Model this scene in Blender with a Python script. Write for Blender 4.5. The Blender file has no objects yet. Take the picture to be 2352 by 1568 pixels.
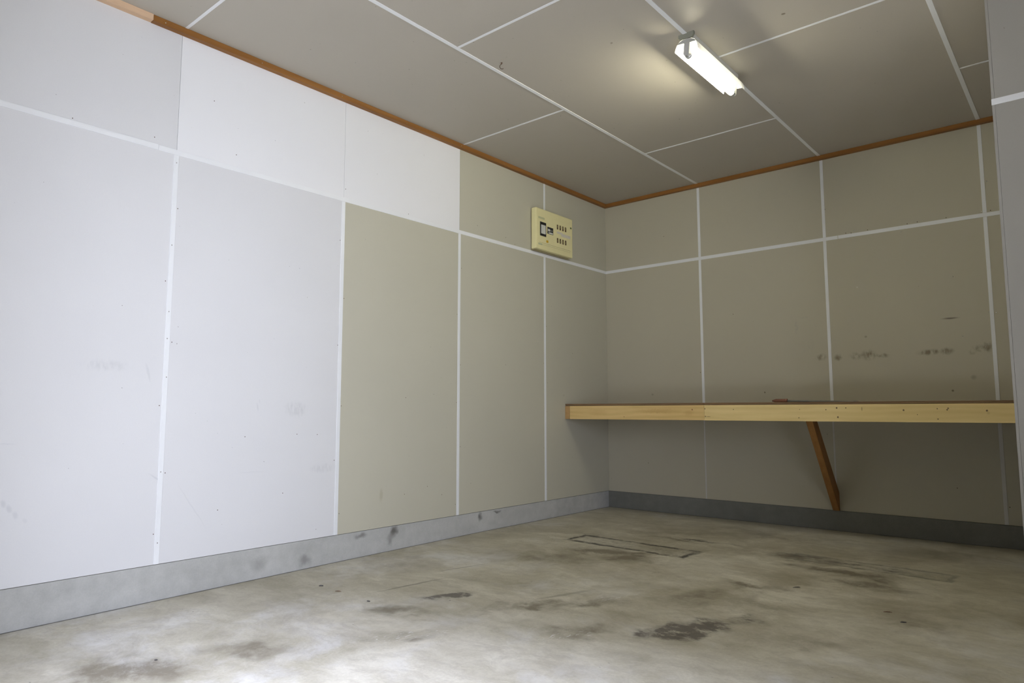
import bpy, bmesh, math, random
from mathutils import Vector, Matrix, Euler
random.seed(4)
C = bpy.context.scene.collection
scn = bpy.context.scene

# ------------------------------------------------------------------ camera
right = Vector((0.76238, 0.64713, -0.00059)).normalized()
fwd = Vector((-0.643797, 0.758543, 0.100686)).normalized()
up = right.cross(fwd).normalized()
right = fwd.cross(up).normalized()
cam = bpy.data.cameras.new('camera')
cam.sensor_width = 36.0
cam.lens = 36.0 * 1577.41 / 2352.0
cam.clip_start = 0.02
camo = bpy.data.objects.new('camera', cam)
M = Matrix((right, up, -fwd)).transposed().to_4x4()
M.translation = Vector((3.1101, -4.8955, 0.7812))
camo.matrix_world = M
C.objects.link(camo)
scn.camera = camo

# ------------------------------------------------------------------ sky and exposure
FY = -4.80         # the open front of the garage
OPX0, OPX1, OPZ, OPY = 1.15, 5.3, 2.3, FY  # unseen front; left pier widened to block sky from the near-left floor
# light from outdoors: open sky above the rooflines, a lower band and the ground
SKY_EDGE = 0.70     # sine of the elevation where the rooflines opposite end
COL_SKY = (34.0, 36.5, 49.0)
COL_SKY_SIDE = (8.0, 8.5, 11.0)       # towards the right (+X), unseen side sky set to balance the room light
COL_BAND = (0.1, 0.1, 0.08)
COL_BAND_SIDE = (6.5, 6.9, 8.5)  # unseen bright side band, added to light the left wall
COL_GROUND = (0.15, 0.15, 0.14)
COL_GROUND_SIDE = (4.5, 4.8, 5.8)  # unseen bright side ground, added to lift the left wall and ceiling
w = bpy.data.worlds.new('sky')
scn.world = w
w.use_nodes = True
nt = w.node_tree
nt.nodes.clear()
def wn(k, **kw):
    x = nt.nodes.new(k)
    for a, b in kw.items(): setattr(x, a, b)
    return x
wo = wn('ShaderNodeOutputWorld'); bg = wn('ShaderNodeBackground')
tc = wn('ShaderNodeTexCoord'); sx = wn('ShaderNodeSeparateXYZ')
nt.links.new(tc.outputs['Generated'], sx.inputs[0])
def wstep(sock, a, b):
    m = wn('ShaderNodeMapRange'); m.interpolation_type = 'SMOOTHSTEP'
    m.inputs['From Min'].default_value = a; m.inputs['From Max'].default_value = b
    nt.links.new(sock, m.inputs['Value']); return m.outputs[0]
def wmix(f, a, b):
    m = wn('ShaderNodeMix', data_type='RGBA')
    nt.links.new(f, m.inputs[0])
    for sk, v in ((m.inputs[6], a), (m.inputs[7], b)):
        if isinstance(v, tuple): sk.default_value = v + (1,)
        else: nt.links.new(v, sk)
    return m.outputs[2]
side = wstep(sx.outputs['X'], 0.45, 0.65)
upper = wmix(side, COL_SKY, COL_SKY_SIDE)
lower = wmix(side, COL_BAND, COL_BAND_SIDE)
c_ = wmix(wstep(sx.outputs['Z'], SKY_EDGE - 0.02, SKY_EDGE + 0.02), lower, upper)
c_ = wmix(wstep(sx.outputs['Z'], -0.01, 0.01), wmix(side, COL_GROUND, COL_GROUND_SIDE), c_)
nt.links.new(c_, bg.inputs['Color'])
bg.inputs['Strength'].default_value = 1.0
nt.links.new(bg.outputs[0], wo.inputs[0])

scn.view_settings.view_transform = 'Standard'
scn.view_settings.look = 'None'
scn.view_settings.gamma = 1
scn.view_settings.use_curve_mapping = False
scn.view_settings.exposure = 0.0

# the open garage front lets the sky in: portal only (adds no light of its own)
pl = bpy.data.lights.new('opening_portal', 'AREA')
pl.shape = 'RECTANGLE'; pl.size = OPX1 - OPX0; pl.size_y = OPZ
pl.cycles.is_portal = True
plo = bpy.data.objects.new('opening_portal', pl)
plo.location = ((OPX0 + OPX1) / 2, OPY, OPZ / 2)
plo.rotation_euler = (math.radians(90), 0, 0)     # -Z axis looks towards +Y, into the room
C.objects.link(plo)

TUBE = 145.0        # radiance of the fluorescent tube

# ------------------------------------------------------------------ node helpers
class NB:
    def __init__(s, name):
        s.m = bpy.data.materials.new(name); s.m.use_nodes = True
        s.t = s.m.node_tree; s.t.nodes.clear()
        s.out = s.t.nodes.new('ShaderNodeOutputMaterial')
        s.b = s.t.nodes.new('ShaderNodeBsdfPrincipled')
        s.t.links.new(s.b.outputs[0], s.out.inputs[0])
        s.co = s.t.nodes.new('ShaderNodeTexCoord').outputs['Object']
    def n(s, k, **kw):
        x = s.t.nodes.new(k)
        for a, b in kw.items(): setattr(x, a, b)
        return x
    def l(s, a, b): s.t.links.new(a, b)
    def put(s, sock, v):
        if isinstance(v, (int, float, tuple)): sock.default_value = v
        else: s.l(v, sock)
    def math(s, op, a, b=0.0, clamp=False):
        x = s.n('ShaderNodeMath', operation=op, use_clamp=clamp)
        s.put(x.inputs[0], a); s.put(x.inputs[1], b); return x.outputs[0]
    def vmath(s, op, a, b=(0, 0, 0), out=0):
        x = s.n('ShaderNodeVectorMath', operation=op)
        s.put(x.inputs[0], a); s.put(x.inputs[1], b); return x.outputs[out]
    def noise(s, scale, detail=4, rough=0.55, stretch=(1, 1, 1), rot=(0, 0, 0), color=False, loc=(0, 0, 0)):
        mp = s.n('ShaderNodeMapping')
        mp.inputs['Scale'].default_value = stretch
        mp.inputs['Rotation'].default_value = rot
        mp.inputs['Location'].default_value = loc
        s.l(s.co, mp.inputs[0])
        x = s.n('ShaderNodeTexNoise'); x.inputs['Scale'].default_value = scale
        x.inputs['Detail'].default_value = detail; x.inputs['Roughness'].default_value = rough
        s.l(mp.outputs[0], x.inputs['Vector'])
        return x.outputs['Color' if color else 'Fac']
    def rng(s, v, a, b, c=0.0, d=1.0, smooth=False):
        x = s.n('ShaderNodeMapRange')
        if smooth: x.interpolation_type = 'SMOOTHSTEP'
        s.put(x.inputs['Value'], v)
        for k, q in (('From Min', a), ('From Max', b), ('To Min', c), ('To Max', d)): x.inputs[k].default_value = q
        return x.outputs[0]
    def mix(s, f, a, b, mode='MIX'):
        x = s.n('ShaderNodeMix', data_type='RGBA', blend_type=mode)
        s.put(x.inputs[0], f); s.put(x.inputs[6], a); s.put(x.inputs[7], b); return x.outputs[2]
    def bump(s, h, strength=0.3, dist=0.002):
        x = s.n('ShaderNodeBump'); x.inputs['Strength'].default_value = strength
        x.inputs['Distance'].default_value = dist
        s.l(h, x.inputs['Height']); s.l(x.outputs[0], s.b.inputs['Normal'])
    def jitter(s, amount, scale=14, detail=3):
        nz = s.noise(scale, detail, color=True)
        v = s.vmath('SUBTRACT', nz, (0.5, 0.5, 0.5))
        v = s.vmath('MULTIPLY', v, (amount, amount, amount))
        return s.vmath('ADD', s.co, v)
    def spots(s, vec, items, plane):
        """sum of soft ellipses; items = (a, b, ra, rb, angle_deg, strength, edge)"""
        tot = None
        for (a, b, ra, rb, ang, st, edge) in items:
            mp = s.n('ShaderNodeMapping', vector_type='TEXTURE')
            if plane == 'xy':
                mp.inputs['Location'].default_value = (a, b, 0); mp.inputs['Rotation'].default_value = (0, 0, math.radians(ang))
                mp.inputs['Scale'].default_value = (ra, rb, 1e4)
            elif plane == 'xz':
                mp.inputs['Location'].default_value = (a, 0, b); mp.inputs['Rotation'].default_value = (0, -math.radians(ang), 0)
                mp.inputs['Scale'].default_value = (ra, 1e4, rb)
            else:
                mp.inputs['Location'].default_value = (0, a, b); mp.inputs['Rotation'].default_value = (math.radians(ang), 0, 0)
                mp.inputs['Scale'].default_value = (1e4, ra, rb)
            s.l(vec, mp.inputs[0])
            L = s.vmath('LENGTH', mp.outputs[0], out=1)
            q = s.rng(L, 1.0, edge, 0.0, st, smooth=True)
            tot = q if tot is None else s.math('ADD', tot, q)
        return tot
    def done(s, col, rough=0.6, metal=0.0, spec=None):
        s.put(s.b.inputs['Base Color'], col); s.put(s.b.inputs['Roughness'], rough)
        s.b.inputs['Metallic'].default_value = metal
        if spec is not None: s.b.inputs['Specular IOR Level'].default_value = spec
        return s.m

def plain(name, col, rough=0.6, metal=0.0, var=0.08, scale=30, spec=None):
    b = NB(name)
    f = b.noise(scale, 3)
    c = b.mix(b.rng(f, 0.3, 0.7), tuple(x * (1 - var) for x in col) + (1,), tuple(min(1, x * (1 + var)) for x in col) + (1,))
    return b.done(c, rough, metal, spec)

def board_mat(name, col, spots=None, plane='yz', var=0.025):
    b = NB(name)
    big = b.noise(1.3, 3, 0.5)
    fine = b.noise(260, 2, 0.6)
    f = b.math('ADD', b.math('MULTIPLY', big, 0.65), b.math('MULTIPLY', fine, 0.35))
    c = b.mix(b.rng(f, 0.35, 0.65), tuple(x * (1 - var) for x in col) + (1,), tuple(x * (1 + var) for x in col) + (1,))
    # sparse fly specks
    sp = b.rng(b.noise(55, 2, 0.4), 0.775, 0.80, 0, 0.5)
    c = b.mix(sp, c, (0.12, 0.10, 0.07, 1))
    if spots:
        for vec_j, jsc, items, dark, brk in spots:
            v = b.jitter(vec_j, jsc)
            q = b.spots(v, items, plane)
            if brk:
                nz = b.rng(b.noise(brk[0], 4, 0.6, stretch=brk[1]), 0.38, 0.62)
                q = b.math('MULTIPLY', q, nz)
            c = b.mix(b.math('MINIMUM', q, 1.0), c, dark + (1,))
    b.bump(b.noise(420, 2), 0.08, 0.0006)
    return b.done(c, 0.62, 0, 0.3)

BEIGE = (0.515, 0.495, 0.388)
LIGHT = (0.69, 0.688, 0.675)
WHITE = (0.80, 0.80, 0.79)
left_marks = [
    (0.01, 20, [(-3.655, 1.075 - .128, 0.008, 0.055, 14, 0.22, 0.3), (-3.44, 0.36, 0.004, 0.16, 33, 0.16, 0.2),
                (-3.60, 0.495, 0.05, 0.006, -35, 0.28, 0.2), (-3.16, 0.49, 0.10, 0.004, 0, 0.12, 0.2),
                (-4.14, 0.44, 0.012, 0.02, 20, 0.3, 0.3), (-4.12, 0.42, 0.012, 0.02, 20, 0.28, 0.3), (-4.10, 0.395, 0.012, 0.02, 20, 0.25, 0.3),
                (-4.07, 0.37, 0.010, 0.015, 20, 0.15, 0.3), (-4.15, 0.66, 0.05, 0.004, -5, 0.18, 0.2),
                (-3.14, 0.80, 0.006, 0.03, 10, 0.25, 0.2), (-3.13, 0.83, 0.004, 0.015, 10, 0.2, 0.2)], (0.42, 0.43, 0.44), None),
    (0.03, 30, [(-2.93, 0.79, 0.08, 0.05, 0, 0.35, 0.3), (-2.76, 0.485, 0.10, 0.03, 0, 0.25, 0.3), (-3.82, 0.97, 0.12, 0.03, 0, 0.25, 0.3)],
     (0.42, 0.43, 0.42), (40, (1, 1.6, 0.5))),
]
board_left_light = board_mat('board_light', LIGHT, left_marks)
board_white = board_mat('board_white', WHITE, None, var=0.012)
board_beige = board_mat('board_beige', BEIGE, [(0.02, 20, [(-2.37, 0.31, 0.02, 0.05, 0, 0.35, 0.3), (-0.62, 0.90, 0.02, 0.012, 0, .25, .3)], (0.34, 0.30, 0.18), None)])
Z0 = 0.128
back_marks = [
    (0.02, 26, [(1.705, 1.27 - Z0, .05, .03, 0, .9, .2), (1.81, 1.262 - Z0, .035, .028, 0, 1.0, .2), (1.92, 1.267 - Z0, .055, .03, 0, 1.0, .2),
                (2.00, 1.27 - Z0, .06, .045, 0, 1.1, .2), (2.08, 1.262 - Z0, .05, .02, 0, 1.0, .2),
                (2.34, 1.27 - Z0, .09, .026, 2, 1.2, .2), (2.43, 1.272 - Z0, .05, .03, 0, 1.0, .2),
                (2.60, 1.278 - Z0, .055, .03, 0, .9, .2), (2.64, 1.285 - Z0, .03, .04, 0, 1.2, .2), (2.56, 1.255 - Z0, .025, .02, 0, .8, .2)],
     (0.25, 0.215, 0.145), (30, (1.3, 1, 0.6))),
    (0.004, 20, [(2.46, 1.47 - Z0, 0.062, 0.008, 0, 0.95, 0.1)], (0.17, 0.14, 0.11), None),
    (0.02, 26, [(1.55, 1.49 - Z0, .02, .07, 0, .45, .2), (1.60, 1.55 - Z0, .05, .01, 0, .3, .2), (1.64, 1.36 - Z0, .03, .05, 0, .3, .2)], (0.36, 0.34, 0.30), (40, (1, 1, 1))),
    (0.01, 26, [(2.56, 1.108 - Z0, .022, .02, 0, .4, .2), (1.985, 1.39 - Z0, .012, .01, 0, .5, .2), (0.42, 0.91, .016, .012, 0, .4, .2),
                (1.314, 1.039 - Z0, .008, .008, 0, .9, .4), (2.45, 1.03 - Z0, .008, .008, 0, .9, .4)], (0.18, 0.15, 0.10), None),
]
board_back = board_mat('board_back', (0.50, 0.468, 0.355), back_marks, 'xz')
board_ceiling = board_mat('board_ceiling', (0.455, 0.42, 0.35),
    [(0.01, 20, [(1.449, -2.202, .008, .008, 0, .7, .4), (2.162, -1.914, .012, .010, 0, .8, .4), (1.3, -1.2, .006, .006, 0, .6, .4)], (0.15, 0.12, 0.08), None)], 'xy')
strip_dull = plain('joint_strip_dull', (0.60, 0.585, 0.54), 0.6, 0, 0.03, 20)  # duller tone for the back-wall strips below the shelf
dark_wall = plain('unseen_wall_dark', (0.14, 0.12, 0.10), 0.8, 0, 0.1, 6)  # for unseen walls, made dark to cut fill light from behind
strip_mat = plain('joint_strip_pvc', (0.80, 0.81, 0.80), 0.4, 0, 0.015, 8, 0.4)

def concrete_base(name='concrete_base', k=1.0):
    b = NB(name)
    a = b.noise(2.2, 4, 0.6); c2 = b.noise(18, 4, 0.6); f = b.noise(160, 2)
    v = b.math('ADD', b.math('MULTIPLY', a, 0.55), b.math('ADD', b.math('MULTIPLY', c2, 0.3), b.math('MULTIPLY', f, 0.15)))
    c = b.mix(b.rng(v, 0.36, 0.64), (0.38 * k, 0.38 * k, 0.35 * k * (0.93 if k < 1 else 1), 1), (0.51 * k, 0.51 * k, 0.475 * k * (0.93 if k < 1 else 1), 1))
    q = b.spots(b.jitter(0.05, 18), [(-2.27, 0.10, 0.035, 0.05, -25, 0.9, 0.1), (-2.30, 0.05, 0.03, 0.05, 0, 0.5, 0.1), (-1.55, 0.095, 0.03, 0.035, -20, 0.8, 0.1),
                 (-1.38, 0.115, 0.05, 0.012, 0, 0.8, 0.1), (-2.5, 0.10, 0.06, 0.02, 0, 0.6, 0.1), (-3.1, 0.05, .06, .05, 0, .35, 0.1), (-2.85, 0.03, .05, .04, 0, .5, 0.1)], 'yz')
    c = b.mix(b.math('MINIMUM', q, 1.0), c, (0.11, 0.105, 0.09, 1))
    b.bump(b.math('ADD', c2, b.math('MULTIPLY', f, 0.5)), 0.3, 0.003)
    return b.done(c, 0.8, 0, 0.25)
base_mat = concrete_base()
base_dark = concrete_base('concrete_base_dark', 0.45)  # same concrete in a darker tone, for the back footing

def floor_material():
    b = NB('floor_concrete')
    rot = (0, 0, math.radians(-8))
    wv = b.vmath('MULTIPLY', b.vmath('SUBTRACT', b.noise(1.6, 5, 0.6, color=True), (0.5, 0.5, 0.5)), (0.32, 0.32, 0.0))
    wp = b.vmath('ADD', b.co, wv)                 # domain warp, for cloudy trowelled concrete
    def cloud(scale, detail, rough, off=(0, 0, 0), st=(1, 1, 1), ang=0.0):
        mp = b.n('ShaderNodeMapping'); mp.inputs['Location'].default_value = off
        mp.inputs['Scale'].default_value = st; mp.inputs['Rotation'].default_value = (0, 0, math.radians(ang))
        b.l(wp, mp.inputs[0])
        x = b.n('ShaderNodeTexNoise'); x.inputs['Scale'].default_value = scale
        x.inputs['Detail'].default_value = detail; x.inputs['Roughness'].default_value = rough
        b.l(mp.outputs[0], x.inputs['Vector']); return x.outputs['Fac']
    big = cloud(0.8, 5, 0.6)
    mid = cloud(2.4, 8, 0.68, (3, 1, 0), (0.8, 1.15, 1))
    swp = cloud(8.0, 7, 0.68, (5, 2, 0), (0.7, 1.3, 1), 20)
    fine = b.noise(95, 3, 0.6)
    v = b.math('ADD', b.math('MULTIPLY', big, 0.30), b.math('ADD', b.math('MULTIPLY', mid, 0.36), b.math('ADD', b.math('MULTIPLY', swp, 0.24), b.math('MULTIPLY', fine, 0.10))))
    c = b.mix(b.rng(v, 0.41, 0.58), (0.36, 0.332, 0.235, 1), (0.63, 0.60, 0.49, 1))
    # pale laitance patches, fewer inside the broad rear ellipse
    rear_mask = b.spots(b.jitter(1.2, 1.5, 5), [(1.65, -1.2, 1.9, 1.6, 0, 0.75, 0.3)], 'xy')
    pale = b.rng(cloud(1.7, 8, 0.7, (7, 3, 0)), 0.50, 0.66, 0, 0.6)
    pale = b.math('MULTIPLY', pale, b.math('SUBTRACT', 1.0, rear_mask))
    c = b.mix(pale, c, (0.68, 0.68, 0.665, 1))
    # broad olive patches, stronger inside the rear ellipse
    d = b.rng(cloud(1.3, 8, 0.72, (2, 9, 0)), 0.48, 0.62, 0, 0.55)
    d = b.math('MULTIPLY', d, b.math('ADD', 0.35, rear_mask))
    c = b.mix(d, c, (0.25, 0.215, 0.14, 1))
    mo = b.rng(cloud(14, 7, 0.74, (1, 1, 0), (0.7, 1.2, 1)), 0.48, 0.62, 0, 0.30)
    c = b.mix(mo, c, (0.29, 0.26, 0.20, 1))
    # soft stains
    vj = b.jitter(0.5, 4, 7)
    soft = b.spots(vj, [
        (1.02, -1.60, .34, .20, 0, 1.1, 0), (0.80, -1.85, .40, .22, 10, .6, 0), (2.15, -1.22, .46, .15, -6, 1.0, 0), (1.85, -1.00, .30, .12, -5, .9, 0), (2.25, -1.42, .32, .13, 0, .8, 0),
        (1.88, -1.78, .22, .12, 15, 1.0, 0), (1.75, -2.10, .14, .28, -25, .6, 0), (0.88, -3.64, .24, .14, 40, .8, 0), (0.72, -3.98, .32, .2, 30, .9, 0), (1.30, -2.60, .05, .30, -28, .8, 0),
        (1.45, -2.45, .06, .28, -30, .6, 0), (1.62, -2.75, .10, .22, -30, .7, 0), (0.93, -2.98, .22, .12, 40, .9, 0), (1.14, -3.18, .10, .24, -32, .7, 0),
        (2.05, -2.05, .2, .12, 0, .4, 0), (1.45, -0.45, .9, .14, 0, .35, 0), (2.45, -0.5, .5, .22, 0, .4, 0), (0.30, -2.5, .35, .3, 0, .35, 0), (1.1, -0.95, .2, .06, 0, .5, 0),
        (0.62, -1.15, .25, .10, 0, .5, 0), (2.55, -1.9, .25, .25, 0, .45, 0), (2.3, -2.35, .3, .12, 20, .4, 0)], 'xy')
    brk = b.rng(cloud(7, 8, 0.74, (4, 4, 0)), 0.36, 0.60, 0.2, 1)
    c = b.mix(b.math('MINIMUM', b.math('MULTIPLY', soft, b.math('MULTIPLY', brk, 1.35)), 0.85), c, (0.165, 0.14, 0.095, 1))
    # darker oily blotches with ragged edges
    vj2 = b.jitter(0.22, 9, 7)
    hard = b.spots(vj2, [
        (1.93, -2.50, .22, .12, 62, 1.7, .3), (2.03, -2.28, .11, .07, 60, 0.9, .1), (1.86, -2.64, .09, .08, 60, 1.1, .1), (0.90, -2.79, .13, .07, 62, 1.4, .1), (0.94, -2.71, .08, .06, 60, 1.3, .1),
        (1.26, -0.92, .13, .035, -5, 1.2, .1), (1.44, -0.93, .10, .03, -5, 1.0, .1), (1.18, -0.92, .05, .03, 0, 1.0, .1), (1.82, -0.98, .14, .05, 5, .9, .1), (2.08, -1.02, .16, .05, -5, .9, .1), (2.30, -1.05, .14, .05, -8, .9, .1)], 'xy')
    rag = b.rng(b.noise(24, 7, 0.75, (0.7, 1.2, 1), (0, 0, math.radians(30))), 0.35, 0.60)
    c = b.mix(b.math('MINIMUM', b.math('MULTIPLY', hard, rag), 0.82), c, (0.07, 0.058, 0.05, 1))
    # thin dark streak (damp crack) and the outlines left by removed wheel stops
    vs = b.jitter(0.03, 9, 4)
    line = b.spots(vs, [(0.66, -2.72, .012, .26, -10, .7, .2), (0.60, -2.35, .010, .2, -12, .5, .2), (1.30, -2.42, .02, .2, -20, .4, .2)], 'xy')
    c = b.mix(b.math('MINIMUM', line, 0.8), c, (0.13, 0.115, 0.085, 1))
    def outline(cx, cy, hx, hy, ang, wd, st, col, c):
        wd *= 1.7
        mp = b.n('ShaderNodeMapping', vector_type='TEXTURE')
        mp.inputs['Location'].default_value = (cx, cy, 0); mp.inputs['Rotation'].default_value = (0, 0, math.radians(ang))
        b.l(b.jitter(0.05, 14, 5), mp.inputs[0])
        a = b.vmath('ABSOLUTE', mp.outputs[0])
        dv = b.vmath('SUBTRACT', a, (hx, hy, 0))
        sp = b.n('ShaderNodeSeparateXYZ'); b.l(dv, sp.inputs[0])
        m = b.math('MAXIMUM', sp.outputs[0], sp.outputs[1])
        q = b.rng(b.math('ABSOLUTE', m), wd, wd * 0.3, 0, st)
        q = b.math('MULTIPLY', q, b.rng(b.noise(11, 5, 0.7, loc=(cx, 0, 0)), 0.36, 0.54, 0.2, 1))
        inner = b.rng(m, 0.0, -0.01, 0, 0.28)
        inner = b.math('MULTIPLY', inner, b.rng(b.noise(24, 5, 0.7), 0.4, 0.6))
        return b.mix(b.math('MAXIMUM', q, inner), c, col)
    c = outline(0.975, -1.315, 0.385, 0.095, -1.5, 0.016, 0.95, (0.075, 0.07, 0.06, 1), c)
    c = outline(2.17, -1.02, 0.37, 0.075, -3, 0.013, 0.6, (0.12, 0.115, 0.095, 1), c)
    # chalky tyre treads
    lug = b.noise(60, 2, 0.5, (1.6, 0.5, 1), (0, 0, math.radians(40)))
    tr = b.spots(b.co, [(1.17, -3.20, .06, .22, -30, 1, .4), (1.62, -2.85, .05, .16, -30, .9, .4), (1.5, -2.30, .05, .2, -20, .5, .4)], 'xy')
    c = b.mix(b.math('MULTIPLY', tr, b.rng(lug, 0.60, 0.66, 0, 0.75)), c, (0.70, 0.70, 0.68, 1))
    # dirt-filled crack along the footing
    sc_ = b.n('ShaderNodeSeparateXYZ'); b.l(b.jitter(0.012, 12, 5), sc_.inputs[0])
    ck = b.math('MAXIMUM', b.rng(sc_.outputs[0], 0.010, 0.003), b.rng(sc_.outputs[1], -0.012, -0.002))
    c = b.mix(b.math('MULTIPLY', ck, 0.85), c, (0.03, 0.028, 0.025, 1))
    # crumbs
    cr_ = b.rng(b.noise(55, 2, 0.4, (0.8, 1.3, 1)), 0.775, 0.80, 0, 0.7)
    c = b.mix(cr_, c, (0.07, 0.06, 0.05, 1))
    b.bump(b.math('ADD', swp, b.math('MULTIPLY', fine, 0.5)), 0.35, 0.003)
    r = b.rng(v, 0.3, 0.7, 0.42, 0.62)
    return b.done(c, r, 0, 0.35)
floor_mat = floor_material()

def wood(name, ca, cb, axis='x', rough=0.55, knots=None, plane='xz', scale=1.0):
    b = NB(name)
    st = {'x': (0.6, 9, 9), 'y': (9, 0.6, 9), 'z': (9, 9, 0.6)}[axis]
    st = tuple(q * scale for q in st)
    g = b.noise(2.4, 6, 0.6, st)
    wv = b.n('ShaderNodeTexWave', wave_type='BANDS', bands_direction={'x': 'Z', 'y': 'Z', 'z': 'X'}[axis])
    wv.inputs['Scale'].default_value = 9; wv.inputs['Distortion'].default_value = 6
    wv.inputs['Detail'].default_value = 3; wv.inputs['Detail Scale'].default_value = 0.7
    mp = b.n('ShaderNodeMapping'); mp.inputs['Scale'].default_value = {'x': (0.35, 1, 1), 'y': (1, 0.35, 1), 'z': (1, 1, .35)}[axis]
    b.l(b.co, mp.inputs[0]); b.l(mp.outputs[0], wv.inputs['Vector'])
    v = b.math('ADD', b.math('MULTIPLY', g, 0.88), b.math('MULTIPLY', wv.outputs['Fac'], 0.12))
    c = b.mix(b.rng(v, 0.3, 0.72), ca + (1,), cb + (1,))
    if knots:
        for items, col, j in knots:
            q = b.spots(b.jitter(j, 60), items, plane)
            c = b.mix(b.math('MINIMUM', q, 1.0), c, col + (1,))
    b.bump(g, 0.15, 0.001)
    return b.done(c, rough, 0, 0.3)

trim_wood = wood('stained_trim', (0.23, 0.098, 0.022), (0.32, 0.145, 0.036), 'y', 0.5)
trim_wood_x = wood('stained_trim_back', (0.23, 0.098, 0.022), (0.32, 0.145, 0.036), 'x', 0.5)
new_wood = wood('fresh_trim', (0.62, 0.42, 0.26), (0.74, 0.54, 0.36), 'y', 0.6)
fz = 0.77
dots = lambda L: [(x, z, r, r * 1.1, 0, 1, 0.5) for x, z, r in L]
fascia_mat_a = wood('pine_fascia_short', (0.62, 0.43, 0.16), (0.78, 0.57, 0.25), 'x', 0.55,
    [([(0.78, fz + .01, .22, .02, 0, .35, .2), (1.02, fz, .05, .03, 0, .3, .2), (0.30, fz, .12, .03, 0, .2, .2)], (0.42, 0.22, 0.06), 0.03),
     (dots([(1.045, fz + 0.02, .006), (0.52, fz - .03, .004)]), (0.24, 0.09, 0.03), 0.004)])
fascia_mat_b = wood('pine_fascia_long', (0.70, 0.53, 0.225), (0.84, 0.66, 0.31), 'x', 0.55,
    [(dots([(1.136, fz + .025, .005), (1.138, fz - .025, .005), (1.89, fz + .018, .004), (1.735, fz - .03, .004), (1.95, fz + .028, .006), (1.955, fz - .025, .006),
            (2.00, fz + .028, .004), (2.295, fz + .015, .006), (2.455, fz + .022, .004), (2.50, fz + .016, .005), (2.455, fz - .033, .004), (2.675, fz + .012, .006),
            (2.36, fz - .01, .003), (1.74, fz + .02, .003), (1.33, fz + .02, .004), (2.505, fz + .024, .005)]), (0.16, 0.10, 0.05), 0.004),
     ([(1.16, fz - .026, .02, .003, 0, .7, .3), (2.085, fz + .022, .003, .016, 0, .9, .3), (2.68, fz, .01, .01, 0, .2, .3)], (0.22, 0.13, 0.06), 0.003)])
ply_mat = wood('plywood_edge', (0.17, 0.10, 0.05), (0.30, 0.19, 0.09), 'x', 0.6, scale=2)
brace_mat = wood('aged_timber', (0.27, 0.125, 0.035), (0.38, 0.19, 0.06), 'z', 0.6)
ledger_mat = wood('ledger_timber', (0.42, 0.26, 0.10), (0.50, 0.31, 0.13), 'y', 0.6)

# ------------------------------------------------------------------ mesh helpers
def box(bm, a, b, mi=0, bev=0.0):
    x0, y0, z0 = (min(a[i], b[i]) for i in range(3)); x1, y1, z1 = (max(a[i], b[i]) for i in range(3))
    t = bmesh.new()
    bmesh.ops.create_cube(t, size=1)
    for v in t.verts:
        v.co = Vector(((x0 + x1) / 2 + v.co.x * (x1 - x0), (y0 + y1) / 2 + v.co.y * (y1 - y0), (z0 + z1) / 2 + v.co.z * (z1 - z0)))
    if bev:
        bmesh.ops.bevel(t, geom=t.edges[:], offset=bev, segments=2, affect='EDGES', profile=0.6)
    for f in t.faces: f.material_index = mi
    me = bpy.data.meshes.new('tmp'); t.to_mesh(me); t.free(); bm.from_mesh(me); bpy.data.meshes.remove(me)

def prism(bm, pts, axis, a, b, mi=0):
    """extrude a closed 2D outline along an axis; pts in the remaining two axes, in order"""
    def P(u, v, w):
        return {'x': (w, u, v), 'y': (u, w, v), 'z': (u, v, w)}[axis]
    va = [bm.verts.new(P(u, v, a)) for u, v in pts]; vb = [bm.verts.new(P(u, v, b)) for u, v in pts]
    fs = [bm.faces.new(va), bm.faces.new(list(reversed(vb)))]
    n = len(pts)
    for i in range(n): fs.append(bm.faces.new((va[i], vb[i], vb[(i + 1) % n], va[(i + 1) % n])))
    for f in fs: f.material_index = mi
    bmesh.ops.recalc_face_normals(bm, faces=fs)

def tube(bm, pts, rad, seg=12, cap=True, mi=0):
    rings = []
    n = len(pts)
    prev = None
    for i, p in enumerate(pts):
        p = Vector(p)
        d = (Vector(pts[min(i + 1, n - 1)]) - Vector(pts[max(i - 1, 0)])).normalized()
        if prev is None:
            a = Vector((0, 0, 1)) if abs(d.z) < 0.9 else Vector((1, 0, 0))
            u = d.cross(a).normalized()
        else:
            u = (prev - d * prev.dot(d)).normalized()
        prev = u
        v = d.cross(u)
        r = rad[i] if isinstance(rad, (list, tuple)) else rad
        rings.append([bm.verts.new(p + (u * math.cos(t) + v * math.sin(t)) * r) for t in [2 * math.pi * k / seg for k in range(seg)]])
    fs = []
    for a, b in zip(rings, rings[1:]):
        for k in range(seg):
            fs.append(bm.faces.new((a[k], a[(k + 1) % seg], b[(k + 1) % seg], b[k])))
    if cap:
        fs.append(bm.faces.new(list(reversed(rings[0])))); fs.append(bm.faces.new(rings[-1]))
    for f in fs:
        f.material_index = mi; f.smooth = True
    bmesh.ops.recalc_face_normals(bm, faces=fs)

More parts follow.
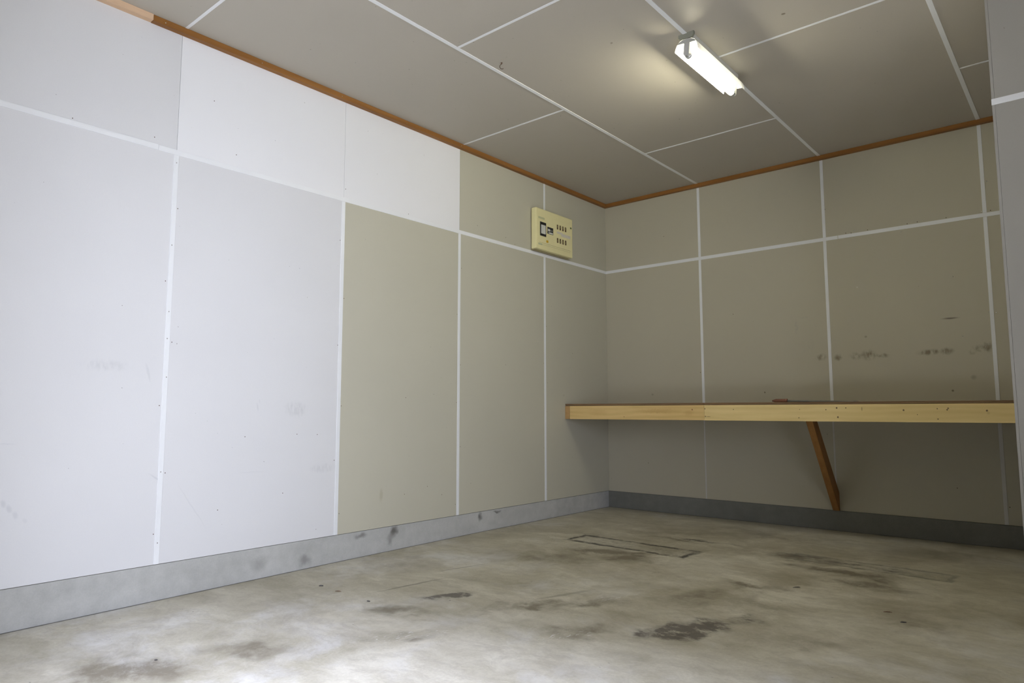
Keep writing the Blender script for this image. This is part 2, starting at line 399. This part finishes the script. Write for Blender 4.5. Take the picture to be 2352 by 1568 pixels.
def obj(name, bm, mats, parent=None, kind=None, loc=None):
    me = bpy.data.meshes.new(name); bm.to_mesh(me); bm.free()
    for m in (mats if isinstance(mats, (list, tuple)) else [mats]): me.materials.append(m)
    o = bpy.data.objects.new(name, me); C.objects.link(o)
    if parent: o.parent = parent
    if kind: o['kind'] = kind
    if loc: o.location = loc
    return o
def struct(name, bm, mats, label=None):
    o = obj(name, bm, mats, None, 'structure')
    if label: o['label'] = label
    return o
def thing(name, label, cat, loc=(0, 0, 0), group=None):
    o = bpy.data.objects.new(name, None); C.objects.link(o); o.location = loc
    o.empty_display_size = 0.1
    o['label'] = label; o['category'] = cat
    if group: o['group'] = group
    return o
def part(name, bm, m, parent):
    """mesh written in world coordinates, kept in place under a parent that stands elsewhere"""
    o = obj(name, bm, m, parent)
    q = parent; off = Vector((0, 0, 0))
    while q: off += q.location; q = q.parent
    o.location = -off
    return o

# ------------------------------------------------------------------ the room shell
ZB, ZT, ZC = 0.1313, 1.9482, 2.5334          # top of concrete base, horizontal joint, ceiling
JY = [0.0, -0.8515, -1.7615, -2.6715, -3.5815, -4.4915, FY]
JX = [0.0, 0.8509, 1.7609, 2.6709]
BX, BY = 2.879, -1.80                         # the jutting wall on the right
RX = 5.46

# floor (laid to a slight fall towards the opening)
bm = bmesh.new()
ys = [(0.12, 0.0), (-1.5, 0.0), (-2.6, -0.009), (-4.12, -0.028), (FY - 0.7, -0.05)]
prism(bm, [(y, z) for y, z in ys] + [(FY - 0.7, -0.3), (0.12, -0.3)], 'x', -0.12, RX + 0.15)
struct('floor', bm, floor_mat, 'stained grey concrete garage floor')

g = 0.0008
# left wall
bm = bmesh.new()
box(bm, (-0.12, FY, -0.1), (-0.0125, 0.12, ZC + 0.1), 0)
low = [0, 0, 0, 1, 1, 1]; upm = [0, 0, 2, 2, 1, 1]
for i in range(6):
    y1, y0 = JY[i], JY[i + 1]
    box(bm, (-0.0125, y0 + g, ZB), (0, y1 - (0.0 if i == 0 else g), ZT - g), low[i])
    box(bm, (-0.0125, y0 + g, ZT + g), (0, y1 - (0.0 if i == 0 else g), ZC), upm[i])
wl = struct('wall_left', bm, [board_beige, board_left_light, board_white], 'left wall of pale plasterboards, two of the upper ones bright white')
# back wall
bm = bmesh.new()
box(bm, (-0.12, 0.0125, -0.1), (BX + 0.5, 0.12, ZC + 0.1), 0)
XE = JX + [BX + 0.012]
for i in range(4):
    box(bm, (XE[i] + g, 0, ZB), (XE[i + 1] - g, 0.0125, ZT - g), 0)
    box(bm, (XE[i] + g, 0, ZT + g), (XE[i + 1] - g, 0.0125, ZC), 0)
wb = struct('wall_back', bm, board_back, 'back wall of beige-grey plasterboards behind the shelf')
# jutting wall at the right
bm = bmesh.new()
box(bm, (BX, BY, ZB), (BX + 0.009, -0.0, ZT - g)); box(bm, (BX, BY, ZT + g), (BX + 0.009, -0.0, ZC))
box(bm, (BX + 0.0097, BY + 0.0002, ZB), (RX + 0.01, BY + 0.0125, ZT - g)); box(bm, (BX + 0.0097, BY + 0.0002, ZT + g), (RX + 0.01, BY + 0.0125, ZC))
box(bm, (BX + 0.0121, BY + 0.0126, -0.05), (RX + 0.1, 0.0, ZC + 0.05))
wr = struct('wall_right', bm, board_mat('board_grey', (0.355, 0.34, 0.30), None, 'xz'), 'corner of a plasterboarded wall jutting in at the right edge')
bm = bmesh.new()
box(bm, (RX, FY, -0.1), (RX + 0.12, BY + 0.01, ZC + 0.1))
struct('wall_far_right', bm, dark_wall)
bm = bmesh.new()
box(bm, (-0.12, FY - 0.14, OPZ), (RX + 0.12, FY, ZC + 0.1)); box(bm, (-0.12, FY - 0.14, -0.1), (OPX0, FY, OPZ)); box(bm, (OPX1, FY - 0.14, -0.1), (RX + 0.12, FY, OPZ))
struct('wall_front', bm, dark_wall)
# ceiling boards
bm = bmesh.new()
box(bm, (-0.12, FY - 0.14, ZC + 0.0125), (RX + 0.15, 0.12, ZC + 0.1))
CX = [0, 0.8530, 1.7560, 2.6720, 3.58, 4.49, RX]
offs = [-1.757, -0.835, -1.745, -0.830, -1.75, -0.83]
crosses = []
for i in range(6):
    yy = [0.0]; q = offs[i]
    while q > -5.3: yy.append(q); crosses.append((i, q)); q -= (1.82 if i != 1 else 1.813)
    yy.append(FY)
    for a, b_ in zip(yy, yy[1:]):
        box(bm, (CX[i] + g, b_ + g, ZC), (CX[i + 1] - g, a - g, ZC + 0.0125))
ce = struct('ceiling', bm, board_ceiling, 'ceiling of beige-grey boards with staggered joints')

# joint strips (flat profile with softly rounded edges)
def strip(parent, a, b, wd, plane, th=0.0022, name='joint_strip', mat=strip_mat):
    bm = bmesh.new()
    (u0, v0), (u1, v1) = a, b
    h = wd / 2
    if abs(u1 - u0) < 1e-6: lo, hi = (u0 - h, min(v0, v1)), (u0 + h, max(v0, v1))
    else: lo, hi = (min(u0, u1), v0 - h), (max(u0, u1), v0 + h)
    if plane == 'left': box(bm, (-0.001, lo[0], lo[1]), (th, hi[0], hi[1]), 0, 0.0007)
    elif plane == 'back': box(bm, (lo[0], -th, lo[1]), (hi[0], 0.001, hi[1]), 0, 0.0007)
    elif plane == 'right': box(bm, (lo[0], BY - th, lo[1]), (hi[0], BY + 0.001, hi[1]), 0, 0.0007)
    elif plane == 'ceil': box(bm, (lo[0], lo[1], ZC - th), (hi[0], hi[1], ZC + 0.001), 0, 0.0007)
    return obj(name, bm, mat, parent)
TZ = ZC - 0.028
for i in range(1, 6):
    strip(wl, (JY[i], ZB), (JY[i], ZT - 0.0125), 0.021, 'left')
    if i == 1: strip(wl, (JY[i], ZT + 0.0125), (JY[i], TZ), 0.019, 'left')
strip(wl, (0.0, ZT), (-3.66, ZT), 0.024, 'left')
strip(wl, (-3.662, ZT + 0.0015), (FY, ZT + 0.0015), 0.024, 'left', 0.0026)
for i in range(1, 4):
    strip(wb, (JX[i], 0.80), (JX[i], ZT - 0.0125), 0.020, 'back')
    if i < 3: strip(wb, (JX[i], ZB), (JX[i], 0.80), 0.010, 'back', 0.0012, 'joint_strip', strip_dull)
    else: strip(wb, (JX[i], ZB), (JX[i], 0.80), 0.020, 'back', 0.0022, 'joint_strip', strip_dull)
    strip(wb, (JX[i], ZT + 0.0125), (JX[i], TZ), 0.020, 'back')
strip(wb, (0.0022, ZT), (1.845, ZT), 0.024, 'back'); strip(wb, (1.848, ZT), (BX, ZT), 0.024, 'back')
strip(wr, (BX - 0.001, ZT), (RX, ZT), 0.024, 'right')
strip(wr, (3.79, ZB), (3.79, ZT - 0.0125), 0.020, 'right')
for x in CX[1:-1]:
    y1 = -0.03 if x < BX else BY
    strip(ce, (x, y1), (x, FY), 0.021, 'ceil')
for i, q in crosses:
    if i >= 3 and q > BY: 
        if i > 3: continue
        strip(ce, (CX[i] + 0.011, q), (BX, q), 0.013, 'ceil', 0.0016); continue
    strip(ce, (CX[i] + (0.011 if i else 0.03), q), (CX[i + 1] - 0.011, q), 0.014, 'ceil', 0.0016)

# concrete footing under the boards
def footing(name, a, b, mat, lab):
    bm = bmesh.new()
    box(bm, a, b, 0)
    return struct(name, bm, mat or base_mat, lab)
footing('baseboard_left', (-0.05, FY, -0.1), (-0.004, 0.01, ZB - 0.003), None, 'grey concrete footing along the foot of the left wall')
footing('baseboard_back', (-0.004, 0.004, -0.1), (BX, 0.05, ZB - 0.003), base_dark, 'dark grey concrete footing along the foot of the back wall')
footing('baseboard_right', (BX + 0.001, BY + 0.004, -0.1), (RX, BY + 0.05, ZB - 0.003), None, 'concrete footing under the jutting wall')

# timber cornice
bm = bmesh.new(); box(bm, (0, -3.722, TZ), (0.030, 0.0, ZC), 0, 0.001)
t1 = struct('trim_1', bm, trim_wood, 'orange-brown stained wooden cornice strip along the left wall')
bm = bmesh.new(); box(bm, (0.030, -0.030, TZ), (BX, 0.0, ZC), 0, 0.001)
t2 = struct('trim_2', bm, trim_wood_x, 'orange-brown stained wooden cornice strip along the back wall')
bm = bmesh.new(); box(bm, (0, FY, TZ + 0.001), (0.033, -3.7235, ZC), 0, 0.001)
t3 = struct('trim_3', bm, new_wood, 'pale unstained piece of cornice at the near left end')

# ------------------------------------------------------------------ nails
steel = NB('bright_steel').done((0.75, 0.74, 0.70, 1), 0.25, 1.0)
rust = plain('rusty_nail', (0.10, 0.055, 0.03), 0.7, 0.0, 0.1)
grey_nail = plain('grey_nail', (0.30, 0.28, 0.25), 0.6, 0.0, 0.1)
def nail_mesh(name, mat, axis):
    bm = bmesh.new()
    a = {'x': [(-0.002, 0, 0), (0.0006, 0, 0), (0.0012, 0, 0)], 'y': [(0, 0.002, 0), (0, -0.0006, 0), (0, -0.0012, 0)], 'z': [(0, 0, 0.002), (0, 0, -0.0006), (0, 0, -0.0012)]}[axis]
    tube(bm, a, [0.0028, 0.0028, 0.0016], 8)
    me = bpy.data.meshes.new(name); bm.to_mesh(me); bm.free(); me.materials.append(mat); return me
def nails(parent, me, pts, s=1.0):
    for p in pts:
        o = bpy.data.objects.new('nail', me); C.objects.link(o); o.parent = parent; o.location = p; o.scale = (s, s, s)
nL, nLr = nail_mesh('nail_grey', grey_nail, 'x'), nail_mesh('nail_rust', rust, 'x')
nB, nBr = nail_mesh('nail_steel', steel, 'y'), nail_mesh('nail_rust_back', rust, 'y')
pts = []
for i, y in enumerate(JY[1:5], 1):
    for k in range(7):
        z = ZB + 0.10 + k * 0.29 + random.uniform(-.04, .04)
        if z < ZT - 0.03: pts.append((0.0, y + (0.018 if (k + i) % 2 else -0.018) + random.uniform(-.003, .003), z))
nails(wl, nLr, pts, 0.8)
pts = [(0.0022, -3.5815 + random.uniform(-.003, .003), z) for z in (0.22, 0.52, 0.93, 1.10, 1.22, 1.52, 1.90)]
nails(wl, nL, pts, 0.9)
pts = [(0.0, y, z) for y, z in ((-2.99, 0.377), (-3.32, 0.33), (-3.20, 0.66), (-2.92, 0.665), (-2.80, 0.66), (-2.20, 0.86), (-1.30, 1.1), (-2.20, 0.30), (-2.02, 0.33), (-1.9, 0.27),
       (-1.30, 2.0), (-1.2, 1.97), (-1.05, 1.96), (-2.2, 1.97), (-3.30, 2.02), (-3.42, 2.25), (-3.68, 1.99), (-4.0, 1.97), (-2.66, 2.01))]
nails(wl, nLr, pts, 0.8)
Z = Z0
nails(wb, nB, [(x, 0.0, z - Z) for x, z in ((1.772, 2.284), (2.692, 2.279), (1.946, 2.105), (2.223, 2.050), (2.654, 2.098), (1.948, 1.721), (2.489, 1.724), (2.692, 1.483), (2.655, 1.491), (2.518, 1.356))], 1.25)
nails(wb, nBr, [(x, 0.0, z - Z) for x, z in ((1.897, 2.096), (1.93, 2.092), (2.03, 2.095), (2.261, 2.095), (2.317, 2.097), (2.473, 2.095), (2.70, 2.098), (0.55, 2.30), (1.10, 1.62), (0.83, 1.2), (2.44, 0.45), (0.37, 0.50), (2.69, 0.36))], 1.0)
nT = nail_mesh('nail_trim', steel, 'x')
nails(t1, nT, [(0.030, y, ZC - 0.016) for y in (-3.67, -2.72, -1.78, -1.35, -0.9, -2.25, -3.2)], 0.9)

# ------------------------------------------------------------------ breaker panel
cream = plain('yellowed_plastic', (0.80, 0.74, 0.40), 0.4, 0, 0.02, 12, 0.45)
cream_d = plain('yellowed_plastic_dark', (0.34, 0.29, 0.15), 0.5, 0, 0.02, 12)  # darker plastic; shade under the cover is put into the back box colour
black = plain('black_plastic', (0.012, 0.012, 0.013), 0.4)
offwhite = plain('switch_white', (0.66, 0.67, 0.60), 0.5, 0, 0.02)
paper = plain('label_paper', (0.66, 0.62, 0.52), 0.8, 0, 0.04, 60)
brown = plain('switch_brown', (0.09, 0.045, 0.018), 0.5)
ochre = plain('test_button', (0.62, 0.38, 0.02), 0.4)
greenb = plain('indicator_green', (0.05, 0.09, 0.02), 0.4)
PX = 0.058
pn = thing('breaker_panel', 'cream-yellow plastic electrical breaker panel high on the left wall near the back corner', 'breaker panel', (0, -0.797, 1.96))
bm = bmesh.new(); box(bm, (0.0, -1.012, 1.960), (0.028, -0.575, 2.262), 0, 0.004)
part('back_box', bm, cream_d, pn)
bm = bmesh.new(); box(bm, (0.012, -1.026, 1.968), (PX, -0.565, 2.276), 0, 0.007)
box(bm, (PX - 0.002, -1.012, 2.018), (PX + 0.0012, -0.578, 2.232), 0, 0.001)     # raised field
cv = part('cover', bm, cream, pn)
X1 = PX + 0.0012
def plate(nm, y0, y1, z0, z1, mat, th=0.002, par=cv, bev=0.0004, x0=X1):
    bm = bmesh.new(); box(bm, (x0 - 0.0005, y0, z0), (x0 + th, y1, z1), 0, bev); return part(nm, bm, mat, par)
mb = plate('main_breaker', -0.981, -0.909, 2.070, 2.175, black, 0.003)
plate('breaker_toggle', -0.971, -0.923, 2.086, 2.152, offwhite, 0.006, mb, 0.001, X1 + 0.003)
lp = plate('rating_plate', -0.891, -0.820, 2.101, 2.153, black, 0.0015)
def lettering(y0, z0, rows, cell_y, cell_z, parent, mat, name):
    bm = bmesh.new()
    for r, row in enumerate(rows):
        for c_, ch in enumerate(row):
            if ch == '#':
                ya = y0 + c_ * cell_y; zb = z0 - r * cell_z
                box(bm, (X1 + 0.0014, ya, zb - cell_z), (X1 + 0.0018, ya + cell_y, zb))
    return part(name, bm, mat, parent)
lettering(-0.886, 2.150, ["..........", "..........", "####......", "####.#.#..", "####......", "..........", ".#.######.", ".########."], 0.0068, 0.0058, lp, offwhite, 'plate_marking')
plate('test_button', -0.905, -0.884, 2.030, 2.047, ochre, 0.004, bev=0.001)
plate('indicator', -0.598, -0.583, 2.196, 2.208, greenb, 0.002)
plate('name_strip', -1.0, -0.925, 2.197, 2.212, plain('faded_strip', (0.55, 0.55, 0.30), 0.5), 0.0008)
pa = plate('paper_label', -0.772, -0.700, 2.127, 2.142, paper, 0.0006)
pa2 = plate('paper_label', -0.715, -0.596, 2.112, 2.136, paper, 0.0008)
plate('maker_label', -1.0, -0.955, 2.000, 2.012, plain('faded_mark', (0.52, 0.54, 0.33), 0.5), 0.0006)
for r, zc in enumerate((2.176, 2.072)):
    for k in range(4):
        y = -0.764 + k * 0.0345
        bm = bmesh.new(); box(bm, (X1 - 0.0005, y - 0.0075, zc - 0.018), (X1 + 0.002, y + 0.0075, zc + 0.018), 0, 0.0004)
        sw = part('breaker_switch', bm, brown, cv)
        bm = bmesh.new(); dz = 0.004 if r == 0 else -0.004
        box(bm, (X1 + 0.0015, y - 0.0025, zc - 0.008 + dz), (X1 + 0.006, y + 0.0065, zc + 0.008 + dz), 0, 0.001)
        part('switch_lever', bm, cream_d, sw)
bm = bmesh.new()
for z in (2.006, 2.0185):
    box(bm, (X1 - 0.0008, -0.99, z), (X1 + 0.0004 if z > 2.01 else PX + 0.0004, -0.60, z + 0.0012))
part('cover_ridge', bm, cream_d, cv)

# ------------------------------------------------------------------ wall shelf
sh = thing('wall_shelf', 'long pine wall shelf across the back corner with one diagonal timber brace', 'shelf', (1.44, -0.3, 0.72))
SY, S0, S1, ST = -0.604, 0.720, 0.819, 0.8345
bm = bmesh.new(); box(bm, (0.044, SY, S0), (1.1285, SY + 0.030, S1), 0, 0.001)
part('fascia_board', bm, fascia_mat_a, sh)
bm = bmesh.new(); box(bm, (1.1305, SY - 0.001, S0 - 0.001), (BX - 0.001, SY + 0.030, S1), 0, 0.001)
part('fascia_board', bm, fascia_mat_b, sh)
bm = bmesh.new(); box(bm, (0.001, SY, S0 + 0.001), (0.042, -0.03, S1), 0, 0.001)
part('side_ledger', bm, ledger_mat, sh)
bm = bmesh.new(); box(bm, (0.044, -0.031, S0 + 0.01), (BX - 0.001, -0.003, S1), 0, 0.001)
part('rear_ledger', bm, ledger_mat, sh)
for x in (0.60, 1.105, 1.70, 2.25):
    bm = bmesh.new(); box(bm, (x, SY + 0.032, S0 + 0.01), (x + 0.036, -0.033, S1), 0, 0.001)
    part('joist', bm, ledger_mat, sh)
for a, b_, z in ((0.001, 1.129, 0.0), (1.131, BX - 0.001, 0.0)):
    bm = bmesh.new()
    box(bm, (a, SY + 0.004, S1 + 0.003), (b_, -0.003, ST - 0.0045), 0, 0.0005)
    box(bm, (a, SY + 0.001, ST - 0.004), (b_, -0.003, ST), 0, 0.0005)
    part('shelf_board', bm, ply_mat, sh)
# diagonal brace, cut plumb where it meets the wall
bm = bmesh.new()
z0 = 0.130
prism(bm, [(-0.003, z0), (-0.003, z0 + 0.118), (-0.405, S0 - 0.001 + 0.0), (-0.498, S0 - 0.001), (-0.018, z0)], 'x', 1.739, 1.779)
br = part('brace', bm, brace_mat, sh)
md = br.modifiers.new('bevel', 'BEVEL'); md.width = 0.0015; md.segments = 1

# ------------------------------------------------------------------ long thin tool lying on the shelf
tool = thing('hand_tool', 'long thin steel tool with a brown wooden handle lying on the shelf', 'tool', (1.46, -0.25, ST))
b = NB('handle_wood'); gz = b.noise(6, 4, 0.6, (1, 8, 8))
hm = b.done(b.mix(b.rng(gz, 0.3, 0.7), (0.19, 0.075, 0.045, 1), (0.28, 0.12, 0.07, 1)), 0.5)
bm = bmesh.new()
n = 12; L = 0.098
hp = []; hr = []
for k in range(n + 1):
    t = k / n
    hp.append((1.453 + L * t, -0.25, ST + 0.0135)); hr.append(0.0135 * min(1, (0.35 + 2.6 * t) if t < 0.25 else 1) * (1 - 0.10 * math.sin(math.pi * t)))
tube(bm, hp, hr, 14)
part('handle', bm, hm, tool)
bm = bmesh.new()
tube(bm, [(1.548, -0.25, ST + 0.0125), (1.60, -0.25, ST + 0.0105), (1.75, -0.251, ST + 0.008), (1.94, -0.252, ST + 0.0045), (1.962, -0.252, ST + 0.0055), (1.985, -0.252, ST + 0.004)], [0.0062, 0.0058, 0.005, 0.0035, 0.0048, 0.002], 8)
part('blade', bm, plain('dull_steel', (0.22, 0.23, 0.22), 0.45, 0.6, 0.1), tool)

# ------------------------------------------------------------------ ceiling lamp
lx, ly0, ly1 = 1.763, -2.055, -1.500
lm = thing('fluorescent_lamp', 'lit fluorescent tube lamp with white trough reflector under the ceiling', 'lamp', (lx, (ly0 + ly1) / 2, ZC))
wb_ = NB('white_shade_glow')      # white reflector, translucency added so its outer side glows like bloom
white_metal = wb_.done((0.84, 0.85, 0.82, 1), 0.35, 0.0, 0.4)
tl = wb_.n('ShaderNodeBsdfTranslucent'); tl.inputs['Color'].default_value = (0.9, 0.9, 0.86, 1)
mx = wb_.n('ShaderNodeMixShader'); mx.inputs[0].default_value = 0.03
wb_.l(wb_.b.outputs[0], mx.inputs[1]); wb_.l(tl.outputs[0], mx.inputs[2]); wb_.l(mx.outputs[0], wb_.out.inputs[0])
tilt = math.radians(6.0)      # the trough hangs slightly low on its right side
def LT(u, dz):
    """lamp cross-section point: u across, dz below the ceiling"""
    v = dz - 0.08
    return (lx + u * math.cos(tilt) - v * math.sin(tilt), ZC - 0.064 - (v * math.cos(tilt) + u * math.sin(tilt)))
bm = bmesh.new()
prism(bm, [(lx - 0.026, ZC), (lx + 0.026, ZC), (lx + 0.024, ZC - 0.030), (lx - 0.024, ZC - 0.030)], 'y', ly0 + 0.016, ly1 - 0.004)
part('housing', bm, plain('housing_white', (0.62, 0.61, 0.57), 0.5, 0, .02), lm)
bm = bmesh.new()
prism(bm, [(lx - 0.040, ZC), (lx + 0.036, ZC), (lx + 0.036, ZC - 0.014), (lx + 0.026, ZC - 0.027), (lx - 0.026, ZC - 0.027), (lx - 0.040, ZC - 0.014)], 'y', ly0 + 0.002, ly0 + 0.016)
part('end_cap', bm, plain('end_cap_grey', (0.26, 0.26, 0.20), 0.6, 0, .03), lm)
prof = [(-0.0565, 0.101), (-0.0545, 0.087), (-0.048, 0.069), (-0.038, 0.0555), (-0.024, 0.048), (0.0, 0.0465), (0.024, 0.048), (0.038, 0.0555), (0.048, 0.069), (0.0545, 0.087), (0.0565, 0.101)]
inn = [(u * 0.975, d + 0.0011) for u, d in prof]; inn[0] = (-0.0553, 0.1015); inn[-1] = (0.0553, 0.1015)
bm = bmesh.new()
rows = [[bm.verts.new((x_, yy_, z_)) for x_, z_ in (LT(u, d) for u, d in prof)] for yy_ in (ly0, ly1)]
for k in range(len(prof) - 1):
    f = bm.faces.new((rows[0][k], rows[0][k + 1], rows[1][k + 1], rows[1][k])); f.smooth = True
part('reflector', bm, white_metal, lm)
for ye, dm in ((ly0 + 0.0006, 0.066), (ly1 - 0.0006, 0.086)):       # pressed end plates
    bm = bmesh.new()
    pe = [(u, min(d, dm)) for u, d in prof if d < 0.1]
    prism(bm, [LT(u * 0.99, d + 0.0008) for u, d in pe], 'y', ye - 0.0005, ye + 0.0005)
    part('end_plate', bm, plain('end_plate_white', (0.45, 0.45, 0.40), 0.5, 0, .02), lm)
tc_ = (0.0, 0.114)
tx, tz = LT(*tc_)
for ya, yb in ((ly0 + 0.002, ly0 + 0.022), (ly1 - 0.022, ly1 - 0.002)):
    bm = bmesh.new()
    prism(bm, [LT(-0.014, 0.048), LT(0.014, 0.048), LT(0.014, 0.117), LT(0.006, 0.127), LT(-0.006, 0.127), LT(-0.014, 0.117)], 'y', ya, yb)
    part('lamp_holder', bm, plain('holder_grey', (0.45, 0.45, 0.42), 0.5, 0, .02), lm)
e = bpy.data.materials.new('tube_light'); e.use_nodes = True
e.node_tree.nodes.clear()
eo = e.node_tree.nodes.new('ShaderNodeOutputMaterial'); ee = e.node_tree.nodes.new('ShaderNodeEmission')
ee.inputs['Color'].default_value = (1.0, 0.955, 0.75, 1); ee.inputs['Strength'].default_value = TUBE
e.node_tree.links.new(ee.outputs[0], eo.inputs[0])
bm = bmesh.new()
tube(bm, [(tx, ly0 + 0.023, tz), (tx, ly1 - 0.023, tz)], 0.0155, 20)
tb = part('tube', bm, e, lm)
for ya, yb in ((ly0 + 0.0222, ly0 + 0.034), (ly1 - 0.034, ly1 - 0.0222)):
    bm = bmesh.new(); tube(bm, [(tx, ya, tz), (tx, yb, tz)], 0.0163, 16)
    part('tube_cap', bm, plain('cap_metal', (0.6, 0.6, 0.58), 0.3, 0.8, .02), lm)

# ------------------------------------------------------------------ hook in the ceiling
hx, hy = 0.926, -2.402
hk = thing('ceiling_hook', 'small rusty brown cup hook screwed into the ceiling board', 'hook', (hx, hy, ZC))
bm = bmesh.new()
tube(bm, [(hx, hy, ZC + 0.003), (hx, hy, ZC - 0.0005), (hx, hy, ZC - 0.004), (hx, hy, ZC - 0.006)], [0.0042, 0.0048, 0.0042, 0.002], 12)
part('collar', bm, rust, hk)
bm = bmesh.new()
pp = [(hx, hy, ZC - 0.004), (hx, hy, ZC - 0.009)]
for k in range(15):
    a = math.radians(100 + k * 15)
    pp.append((hx + 0.002 + 0.0125 * math.cos(a) * 0.60, hy + 0.0125 * math.cos(a) * 0.60, ZC - 0.0215 + 0.0130 * math.sin(a)))
tube(bm, pp, [0.0016] * (len(pp) - 1) + [0.0020], 8)
part('hook_wire', bm, rust, hk)

# ------------------------------------------------------------------ small litter on the concrete
def floor_z(y):
    for (ya, za), (yb, zb) in zip(ys, ys[1:]):
        if ya >= y >= yb: return za + (zb - za) * (ya - y) / (ya - yb)
    return 0.0
dark_crumb = plain('dark_crumb', (0.06, 0.055, 0.05), 0.35, 0, 0.2, 200, 0.6)
leaf_mat = plain('dry_leaf_brown', (0.17, 0.085, 0.05), 0.7, 0, 0.2, 200)
def pebble(name, x, y, rx, ry, h, ang, mat, label, seed):
    rr = random.Random(seed)
    bm = bmesh.new()
    bmesh.ops.create_icosphere(bm, subdivisions=2, radius=1)
    for v in bm.verts:
        k = 1 + rr.uniform(-0.16, 0.16)
        v.co = Vector((v.co.x * rx * k, v.co.y * ry * k, max(-0.25, v.co.z) * h * k))
    zmin = min(v.co.z for v in bm.verts)
    for f in bm.faces: f.smooth = True
    o = obj(name, bm, mat, None, None, (x, y, floor_z(y) - zmin))
    o.rotation_euler = (0, 0, math.radians(ang))
    o['label'] = label; o['category'] = 'litter'
def twig(name, x, y, L, ang, mat, label):
    bm = bmesh.new()
    d = Vector((math.cos(math.radians(ang)), math.sin(math.radians(ang)), 0)); n_ = Vector((-d.y, d.x, 0))
    tube(bm, [d * (-L / 2) + Vector((0, 0, 0.0016)), d * (-L / 6) + n_ * 0.002 + Vector((0, 0, 0.0022)), d * (L / 5) - n_ * 0.001 + Vector((0, 0, 0.0030)), d * (L / 2) + Vector((0, 0, 0.0016))], [0.0008, 0.0015, 0.0016, 0.0005], 8)
    zmin = min(v.co.z for v in bm.verts)
    o = obj(name, bm, mat, None, None, (x, y, floor_z(y) - zmin))
    o['label'] = label; o['category'] = 'litter'
pebble('dark_pebble', 0.35, -2.994, 0.011, 0.006, 0.004, 35, dark_crumb, 'small dark pebble with a glint on the floor, the one nearest the left footing', 1)
pebble('dark_pebble', 0.72, -3.013, 0.009, 0.005, 0.003, 10, dark_crumb, 'small dark pebble on the floor just left of the smaller oily blotch', 2)
pebble('dark_pebble', 0.719, -3.871, 0.005, 0.004, 0.003, 60, dark_crumb, 'tiny dark pebble on the bright floor at the lower left corner', 5)
pebble('dark_pebble', 2.505, -1.929, 0.011, 0.006, 0.003, 40, dark_crumb, 'small dark pebble alone on the dim floor at the lower right', 3)
twig('wood_splinter', 0.49, -3.0, 0.030, 30, leaf_mat, 'reddish brown splinter on the floor between the two left pebbles')
twig('wood_splinter', 2.035, -1.671, 0.036, 50, dark_crumb, 'dark splinter on the middle of the floor, beyond the large oily blotch')
twig('wood_splinter', 2.432, -1.825, 0.030, 20, leaf_mat, 'brown splinter on the dim right floor beside the lone dark pebble')
